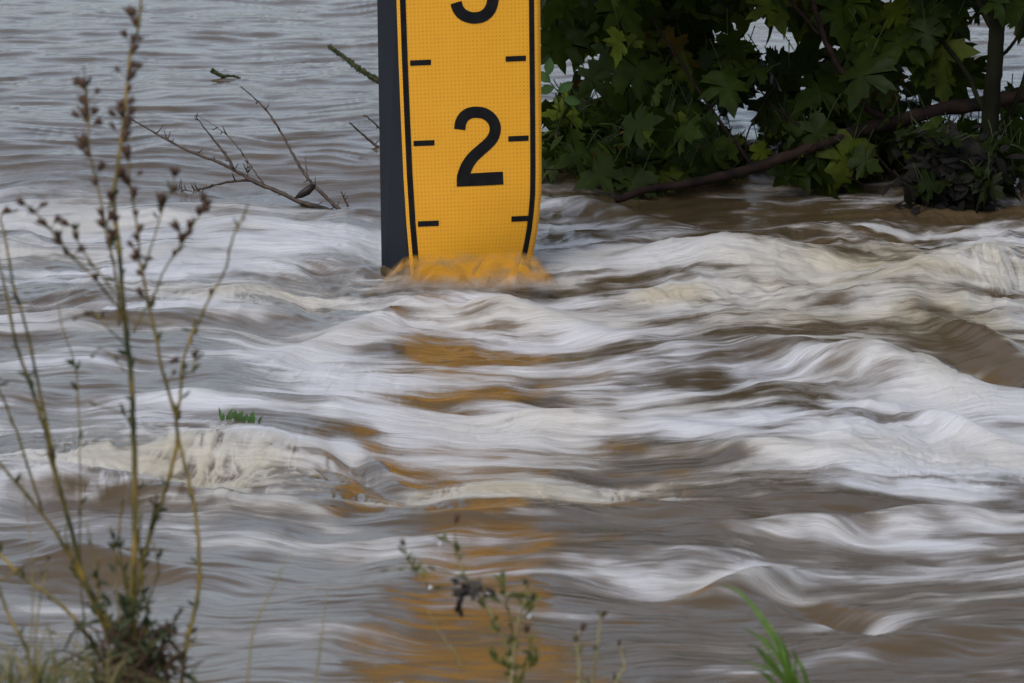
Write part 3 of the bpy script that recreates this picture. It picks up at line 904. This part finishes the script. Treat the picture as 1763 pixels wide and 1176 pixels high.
for k in range(5200):
    x = rg.uniform(-1.6, 1.6); y = rg.uniform(5.2, 8.0)
    z = float(bank_z(np.array([x]), np.array([y]))[0])
    top = H - y * math.tan(PITCH + R(3.30))           # height of grass the photograph does not show
    left = x < -0.30
    h = rg.uniform(.03, .09) if left else rg.uniform(.02, .07)
    if not left: h = min(h, max(.015, top - z - .01))
    blade(m, Vector((x, y, z - .01)), h, Vector((rg.uniform(-.05, .05), rg.uniform(-.03, .03), 0)), rg.uniform(.002, .005), gcol(), 4)
# matted clump in the lower left corner
for k in range(300):
    px = rg.uniform(-40, 190) if rg.random() < .85 else rg.uniform(180, 340)
    b0 = at(px, rg.uniform(1165, 1230), rg.uniform(6.6, 7.2))
    hh = rg.uniform(.02, .085) * (1.0 if px < 190 else .6)
    blade(m, b0, hh, Vector((rg.uniform(-.11, .11), rg.uniform(-.04, .04), 0)), rg.uniform(.0012, .0032), gcol(), 6)
gs = m.build('grass', M_GRASS)
tag(gs, 'green and straw coloured grass growing along the near bank', 'grass', kind='stuff')

# ------------------------------------------------------------------ weeds on the bank
M_STEM = mat_noise('weed_stem', (0.030, 0.036, 0.012), (0.24, 0.160, 0.030), 55, 0.6, 0.4, stretch=(1, 1, .35))
M_STEMP = mat_noise('pale_stem', (0.16, 0.13, 0.05), (0.28, 0.23, 0.11), 55, 0.6, 0.3, stretch=(1, 1, .35))
M_SEED = mat_noise('dry_seed_head', (0.030, 0.016, 0.011), (0.095, 0.052, 0.030), 200, 0.85, 0.6)
M_WLEAF = mat_noise('weed_leaf', (0.014, 0.024, 0.007), (0.050, 0.060, 0.016), 80, 0.6, 0.4, trans=.15)
M_LLEAF = mat_noise('light_weed_leaf', (0.035, 0.055, 0.014), (0.14, 0.15, 0.035), 90, 0.6, 0.4, trans=.25)
M_DROP = bpy.data.materials.new('water_drop'); _n, _l = nodes(M_DROP)
_p = _n['Principled BSDF']; _p.inputs['Base Color'].default_value = (.95, .97, 1, 1); _p.inputs['Transmission Weight'].default_value = .6; _p.inputs['Roughness'].default_value = .05; _p.inputs['IOR'].default_value = 1.33
rw = random.Random(5)
def seed_mesh(seed):
    r = random.Random(seed); mb = MB()
    # swollen calyx narrowing to the stalk, a ring of dry points on top
    prof = [(0, .0012), (.003, .0026), (.006, .0046), (.0095, .0058), (.0125, .0050), (.0140, .0036)]
    vs, fs = [], []
    for (z, rr) in prof:
        for k in range(8):
            a = k * math.pi / 4
            q = rr * (1 + .18 * math.sin(k * 2.4 + seed))
            vs.append((q * math.cos(a), q * math.sin(a), z))
    for i in range(len(prof) - 1):
        for k in range(8):
            fs.append((i * 8 + k, i * 8 + (k + 1) % 8, (i + 1) * 8 + (k + 1) % 8, (i + 1) * 8 + k))
    fs.append(tuple(range(40, 48)))
    mb.add(vs, fs)
    for k in range(6):
        a = k * math.pi / 3 + r.uniform(-.3, .3); c, s = math.cos(a), math.sin(a)
        L = r.uniform(.004, .009)
        b1 = Vector((c * .0045 - s * .0016, s * .0045 + c * .0016, .0105)); b2 = Vector((c * .0045 + s * .0016, s * .0045 - c * .0016, .0105))
        tip = Vector((c * (.0045 + L * .5), s * (.0045 + L * .5), .0115 + L))
        inn = Vector((c * .002, s * .002, .013))
        mb.add([b1, b2, tip, inn], [(0, 1, 2), (1, 3, 2), (3, 0, 2)])
    return mb
SEEDS = []
def seed_head(parent, pos, up, scale):
    if len(SEEDS) < 4:
        o = seed_mesh(len(SEEDS) + 1).build('seed_head', M_SEED); SEEDS.append(o)
    else:
        o = rw.choice(SEEDS).copy(); COL.objects.link(o)
    o.parent = parent; o.matrix_parent_inverse = Matrix.Translation(-parent.location)
    o.location = pos
    q = up.to_track_quat('Z', 'Y'); o.rotation_mode = 'QUATERNION'; o.rotation_quaternion = q
    o.scale = (scale * rw.uniform(.75, 1.1), scale * rw.uniform(.75, 1.1), scale * rw.uniform(.85, 1.3))
def leaflets(mb, P, n, L=(.012, .03), lo=0.0, hi=1.0):
    for k in range(n):
        i = int(lerp(lo, hi, rw.random()) * (len(P) - 2)); p = P[i]
        t = (P[i + 1] - P[i]).normalized()
        d = (t * rw.uniform(.4, 1.2) + Vector((rw.uniform(-1, 1), rw.uniform(-1, .6), rw.uniform(-.5, .5))) * .8)
        ll = rw.uniform(*L)
        lance(mb, p, d, Vector((rw.uniform(-1, 1), -1, rw.uniform(-1, 1))), ll, ll * rw.uniform(.2, .4), None)

def weed(name, base_px, label, cat, stems, Yw=7.0):
    root = thing(name, tuple(at(base_px[0], base_px[1], Yw)), label, cat)
    for st in stems:
        pts, r0, r1, heads, lv = st[:5]
        mt = st[5] if len(st) > 5 else M_STEM
        Yo = Yw + (st[6] if len(st) > 6 else rw.uniform(-.12, .12))
        P = px_path(pts, Yw, Yo, 6, .0006)
        n = len(P)
        mb = MB()
        mb.tube(P, [lerp(r0, r1, i / (n - 1)) * (1.35 if i % 12 == 0 else 1) for i in range(n)], 7)
        mb.build('stem', mt, root)
        if lv:
            lm = MB(); leaflets(lm, P, max(4, int(lv * .8)), L=(.006, .019)); lm.build('leaves', M_LLEAF if name.startswith('we') and 'wet' in name + label else M_WLEAF, root)
        if len(heads) > 3:
            for e in range(len(heads)):
                k = int(rw.uniform(.45, .97) * (n - 2)); sd_ = rw.choice([-1, 1])
                q1 = P[k] + Vector((sd_ * rw.uniform(.004, .010), rw.uniform(-.006, .004), rw.uniform(.004, .012)))
                mb2 = MB(); mb2.tube([P[k], P[k].lerp(q1, .5) + Vector((0, 0, -.001)), q1], [.0009, .0007, .0006], 5); mb2.build('side_twig', mt, root)
                seed_head(root, q1, (q1 - P[k]).normalized(), rw.uniform(.45, .9))
        for h in heads:
            k = min(n - 2, int(h * (n - 1))); t = (P[k + 1] - P[k]).normalized()
            side = Vector((rw.choice([-1, 1]) * rw.uniform(.2, .9), rw.uniform(-.4, .2), .2))
            up = (t + side * .6).normalized() if h < .97 else t
            pos = P[k] + side * .002
            seed_head(root, pos, up, rw.uniform(.6, 1.25) * (.65 if len(heads) < 3 else 1))
    return root

many = lambda a, b, n: [lerp(a, b, i / (n - 1)) for i in range(n)]
W1 = [
 ([(228, 1215), (220, 1103), (226, 1030), (232, 957), (232, 867), (232, 799), (229, 727), (226, 650), (218, 574), (210, 500), (206, 430), (198, 375), (197, 330), (203, 282), (210, 238), (214, 198), (218, 157), (221, 128), (225, 88), (238, 48), (243, -10), (246, -60)],
  .0045, .0015, [.985, .955, .91, .88, .85, .82, .79, .76, .73, .71, .69, .66], 30),
 ([(212, 552), (205, 520), (195, 450), (184, 410), (172, 340), (160, 290), (152, 240), (153, 200), (151, 170), (147, 140), (144, 113)], .0018, .0009, [.86, .76, .68, .58, .54, .44, .36, .26], 4),
 ([(226, 1060), (247, 965), (261, 914), (283, 849), (303, 776), (305, 740), (298, 700), (280, 640), (269, 581), (258, 534), (250, 491), (241, 447), (238, 410), (232, 366), (224, 320), (221, 270)], .0030, .0012, [.99, .94, .9, .86, .82, .79, .74, .69], 26),
 ([(310, 1200), (318, 1130), (325, 1092), (337, 1045), (343, 994), (341, 921), (330, 849), (312, 776), (306, 745)], .0032, .0020, [], 22),
 ([(303, 728), (308, 700), (312, 661), (313, 632), (327, 585), (348, 541), (363, 509), (388, 465), (395, 430), (405, 400), (418, 375), (428, 350)], .0020, .0011, [.55], 26),
 ([(230, 572), (247, 538), (265, 509), (281, 469), (299, 440), (316, 415), (330, 392), (343, 370), (352, 345)], .0014, .0009, [.99, .88, .74, .62, .5], 6),
 ([(212, 545), (207, 534), (181, 502), (156, 473), (123, 440), (108, 422), (91, 400), (75, 380), (60, 366), (44, 352)], .0017, .0009, [.99, .88, .74, .62, .45, .3], 4),
 ([(218, 600), (207, 585), (192, 571), (181, 560), (170, 546), (160, 541), (147, 543), (134, 547)], .0013, .0008, [.98, .7], 2),
 ([(197, 505), (160, 455), (138, 425), (130, 400), (118, 385)], .0012, .0008, [.95, .6], 3),
 ([(205, 560), (200, 480), (190, 420), (186, 380), (190, 345), (206, 300)], .0013, .0008, [.98, .8, .6, .45], 2),
 ([(244, 470), (262, 420), (280, 360), (295, 325), (302, 300)], .0012, .0008, [.97, .7, .5], 2),
 ([(330, 590), (333, 560), (331, 545)], .0012, .001, [], 8),
 ([(314, 640), (330, 640), (338, 610), (337, 600)], .0013, .001, [.6], 8),
 ([(218, 1130), (240, 1000), (262, 900), (270, 850)], .0022, .0014, [], 24),
 ([(222, 1150), (205, 1060), (198, 960), (190, 905)], .0018, .0010, [], 18, M_STEMP),
 ([(215, 1150), (180, 1040), (162, 960), (150, 900)], .0016, .0010, [], 12, M_STEMP),
 ([(240, 1200), (236, 1100), (214, 1000), (205, 920), (212, 860)], .0022, .0012, [], 20),
 ([(232, 1200), (262, 1120), (292, 1080), (318, 1046)], .0018, .0010, [], 16, M_SEED),
 ([(200, 1200), (190, 1120), (160, 1040), (120, 960), (112, 900)], .0016, .0009, [], 16),
 ([(225, 1180), (232, 1090), (245, 1010), (240, 930), (244, 880)], .0020, .0010, [], 24),
 ([(260, 1210), (290, 1150), (322, 1120), (338, 1090)], .0014, .0008, [], 8, M_STEMP),
 ([(238, 1200), (210, 1110), (176, 1060), (166, 1005), (172, 960)], .0016, .0009, [], 16),
 ([(220, 1200), (246, 1120), (255, 1040), (272, 980), (262, 930)], .0018, .0009, [], 18),
 ([(246, 1210), (268, 1160), (300, 1130), (345, 1105)], .0012, .0007, [], 6, M_STEMP),
 ([(196, 1210), (168, 1150), (130, 1110), (96, 1090), (60, 1085)], .0014, .0008, [], 8, M_STEMP),
 ([(205, 1200), (150, 1140), (104, 1120), (70, 1130)], .0014, .0008, [], 8, M_SEED),
 ([(216, 640), (190, 610), (172, 600), (160, 612)], .0010, .0007, [.97], 2),
 ([(232, 730), (212, 712), (190, 705), (150, 690)], .0011, .0007, [], 3),
]
w1 = weed('seeding_weed', (228, 1200), 'tallest dried weed in the near left with brown seed heads reaching the top edge', 'weed', W1, 7.0)
W2 = [
 ([(215, 1200), (203, 1121), (181, 1066), (163, 1030), (141, 986), (123, 914), (105, 849), (88, 790), (80, 750), (65, 700), (47, 650), (30, 600), (18, 545), (5, 480), (-12, 420)], .0040, .0016, [.5], 34),
 ([(104, 850), (94, 800), (84, 745), (69, 676), (54, 603), (40, 545), (25, 498), (16, 447), (8, 405), (2, 370), (30, 362)], .0024, .0012, [.9], 14),
 ([(190, 1100), (138, 990), (110, 940), (87, 903), (43, 849), (0, 798), (-30, 760)], .0026, .0016, [], 10),
 ([(70, 870), (47, 800), (33, 756), (18, 716), (0, 676), (-15, 640)], .0018, .0012, [], 8),
 ([(180, 1150), (152, 1095), (109, 1045), (73, 1016), (36, 990), (0, 954), (-30, 920)], .0026, .0020, [], 8, M_STEM),
 ([(150, 1120), (139, 1000), (138, 870), (138, 799), (134, 672), (127, 618), (109, 571), (98, 516)], .0013, .0008, [], 14),
]
weed('leaning_weed', (205, 1200), 'weed of long yellow green stems leaning left at the left edge', 'weed', W2, 7.15)
W3 = [
 ([(62, 1215), (54, 1157), (43, 1110), (18, 1066), (0, 1019), (-20, 960)], .0026, .0018, [], 8),
 ([(40, 1210), (54, 1085), (56, 1001), (51, 921), (43, 860), (36, 812)], .0012, .0006, [], 0, M_STEMP),
 ([(60, 1210), (62, 1085), (75, 1000), (84, 960)], .0014, .0008, [.97], 3, M_STEM),
 ([(0, 1000), (40, 975), (78, 958)], .0015, .001, [], 3),
]
weed('short_weed', (55, 1205), 'short straw coloured weed in the lower left corner', 'weed', W3, 6.9)
# dark tangle at the foot of the tall weed
m = MB()
for k in range(300):
    t = rw.random() ** .5
    px = rw.gauss(225, 12 + 34 * t); py = lerp(1000, 1215, t) + rw.uniform(-20, 20)
    p = at(px, py, 7 + rw.uniform(-.06, .06))
    lance(m, p, Vector((rw.uniform(-.8, .8), rw.uniform(-.5, .5), rw.uniform(-.7, 1))), Vector((rw.uniform(-1, 1), -1, 1)), rw.uniform(.012, .034), rw.uniform(.004, .010), None)
m.build('leaves', M_WLEAF, w1)
m = MB()
for k in range(220):
    px = rw.gauss(232, 34); py = rw.uniform(1080, 1215); p = at(px, py, 7 + rw.uniform(-.06, .04))
    d = Vector((rw.uniform(-.5, .9), rw.uniform(-.3, .3), rw.uniform(-1, 1))).normalized() * rw.uniform(.01, .03)
    m.tube([p - d, p, p + d + Vector((.003, 0, 0))], [.0012, .0016, .0006], 4)
m.build('dead_twigs', M_SEED, w1)

# lone grass stalks
for pts, lab in (([(420, 1200), (427, 1160), (436, 1088), (452, 1048), (472, 1008), (488, 975), (501, 950)], 'single pale grass stalk leaning right, left of the middle of the near bank'),
                 ([(540, 1200), (547, 1150), (556, 1080), (562, 1019)], 'thin faint green grass stalk between the pale stalk and the middle weed'),
                 ([(795, 1150), (785, 1130), (765, 1100), (749, 1077), (738, 1050)], 'thin yellow stalk in front of the orange reflection')):
    r_ = thing('grass_stalk', tuple(at(pts[0][0], pts[0][1], 7.0)), lab, 'grass stalk')
    mb = MB(); P = px_path(pts, 7.0, 7.0, 6); mb.tube(P, [lerp(.0016, .0006, i / (len(P) - 1)) for i in range(len(P))], 5); mb.build('stem', M_STEMP, r_)

# middle weed with wet leaves and hanging drops
W4 = [
 ([(884, 1215), (881, 1176), (881, 1139), (861, 1088), (843, 1052), (825, 1026), (807, 1001), (792, 972), (785, 943), (763, 928), (741, 921)], .0036, .0010, [], 70, M_STEMP, 0),
 ([(882, 1150), (883, 1139), (890, 1077), (901, 1045), (908, 1020), (906, 1004)], .0024, .0010, [.99], 24, M_STEMP, 0),
 ([(785, 950), (784, 925), (783, 899)], .0009, .0006, [.95], 0, M_STEM, 0),
 ([(770, 1008), (741, 1008), (725, 994), (712, 979), (703, 958), (696, 938)], .0010, .0006, [.99], 14, M_STEM, 0),
 ([(808, 1002), (770, 985), (735, 978), (690, 979), (655, 979)], .0008, .0004, [], 14, M_STEM, 0),
 ([(828, 1030), (850, 1024), (872, 1025), (890, 1026)], .0013, .0008, [], 20, M_STEM, 0),
 ([(884, 1120), (880, 1075), (872, 1040), (866, 1010), (865, 990)], .0011, .0007, [], 20, M_STEM, 0),
 ([(882, 1160), (858, 1135), (846, 1120)], .0012, .0008, [], 24, M_STEM, 0),
 ([(886, 1180), (905, 1140), (912, 1108), (905, 1080)], .0014, .0008, [.9], 24, M_STEM, 0),
 ([(890, 1200), (902, 1160), (918, 1140), (925, 1120)], .0014, .0008, [], 20, M_STEM, 0),
 ([(905, 1060), (914, 1040), (919, 1030)], .0011, .0008, [.95], 20, M_STEM, 0),
]
w4 = weed('wet_weed', (884, 1205), 'wet weed with drooping leafy tip and black dangling leaf at bottom centre', 'weed', W4, 7.0)
m = MB()
for k in range(34):
    t = rw.random()
    p = at(rw.gauss(lerp(782, 835, t), 7), rw.gauss(1012, 5), 6.99)
    lance(m, p, Vector((rw.uniform(-1, 1), rw.uniform(-.5, .2), rw.uniform(-.8, .5))), Vector((0, -1, .4)), rw.uniform(.010, .022), rw.uniform(.004, .008), None)
for k in range(9):
    p = at(790 + rw.uniform(-3, 5), 1016 + k * 4, 6.99)
    lance(m, p, Vector((rw.uniform(-.3, .3), 0, -1)), Vector((0, -1, 0)), .013, .005, None)
m.build('dead_leaf', M_TWIGDK, w4)
def drop(parent, px, py, r=.0022):
    vs, fs = [], []
    c = at(px, py, 6.98)
    for i in range(7):
        th = math.pi * i / 6
        for k in range(10):
            a = 2 * math.pi * k / 10; e = 1.35 if i < 3 else 1.0
            vs.append(c + Vector((r * math.sin(th) * math.cos(a), r * math.sin(th) * math.sin(a), r * e * math.cos(th))))
    for i in range(6):
        for k in range(10):
            fs.append((i * 10 + k, i * 10 + (k + 1) % 10, (i + 1) * 10 + (k + 1) % 10, (i + 1) * 10 + k))
    mesh_obj('water_drop', vs, fs, M_DROP, parent)
for x, y in ((757, 937), (741, 1012), (911, 1062)): drop(w4, x, y)
for pts, heads, lv, lab, nm in (
    ([(994, 1215), (996, 1176), (997, 1139), (992, 1110), (999, 1085)], [.98, .8], 14, 'short leafy sprig with a brown head, first to the right of the wet weed', 'weed_sprig'),
    ([(1015, 1215), (1025, 1140), (1032, 1085), (1035, 1055)], [.9], 8, 'faint thin sprig with a green tip behind its two neighbours', 'weed_sprig'),
    ([(1052, 1215), (1061, 1176), (1074, 1150), (1072, 1130), (1068, 1112)], [.99], 8, 'yellow stemmed sprig ending in one dark brown head', 'weed_sprig')):
    weed(nm, pts[0], lab, 'weed', [(pts, .0020, .0012, heads, lv, M_STEMP, 0)], 7.0)

# bright green grass on the right
gt = thing('grass_tuft', tuple(at(1385, 1200, 7.0)), 'bright green arching grass tuft at the bottom right of the near bank', 'grass tuft')
M_BRIGHT = mat_noise('bright_blade', (0.075, 0.15, 0.018), (0.13, 0.22, 0.035), 60, 0.5, 0.2, trans=.35)
for pts, w in (([(1392, 1215), (1373, 1176), (1363, 1161), (1344, 1117), (1323, 1081), (1297, 1045), (1268, 1016), (1236, 1005)], .0085),
               ([(1378, 1215), (1355, 1160), (1340, 1130), (1320, 1105), (1295, 1090), (1278, 1084)], .0055), ([(1370, 1215), (1345, 1165), (1322, 1140), (1305, 1118), (1290, 1108)], .0050),
               ([(1396, 1215), (1385, 1160), (1372, 1135), (1362, 1120)], .0050), ([(1360, 1215), (1335, 1180), (1315, 1160), (1298, 1155)], .0055), ([(1404, 1215), (1392, 1180), (1380, 1145)], .0045),
               ([(1385, 1215), (1356, 1178), (1330, 1150), (1312, 1146)], .0045)) + tuple(([(1385 + rw.uniform(-14, 14), 1215), (1360 + dx * .4, 1165), (1345 + dx, 1165 - hh * .7), (1325 + dx * 1.5, 1165 - hh)], rw.uniform(.0022, .004)) for dx, hh in ((-30, 60), (-10, 95), (10, 60), (25, 50), (-45, 30), (-20, 40), (5, 80), (18, 30), (-34, 90))):
    P = px_path(pts, 7.0, 7.0 + rw.uniform(-.08, .08), 6)
    vs, fs = [], []
    for i, p in enumerate(P):
        t = i / (len(P) - 1); ww = w * .5 * min(1, (1 - t) * 2.2 + .05) * (0.6 + .4 * min(1, t * 5))
        tg = (P[min(i + 1, len(P) - 1)] - P[max(i - 1, 0)]).normalized()
        s = tg.cross(Vector((0.15, -1, 0.2))).normalized()
        vs += [p - s * ww, p + Vector((0, .002, 0)), p + s * ww]
    for i in range(len(P) - 1):
        for k in (0, 1):
            a = 3 * i + k; fs.append((a, a + 1, a + 4, a + 3))
    mesh_obj('blade', vs, fs, M_BRIGHT, gt)
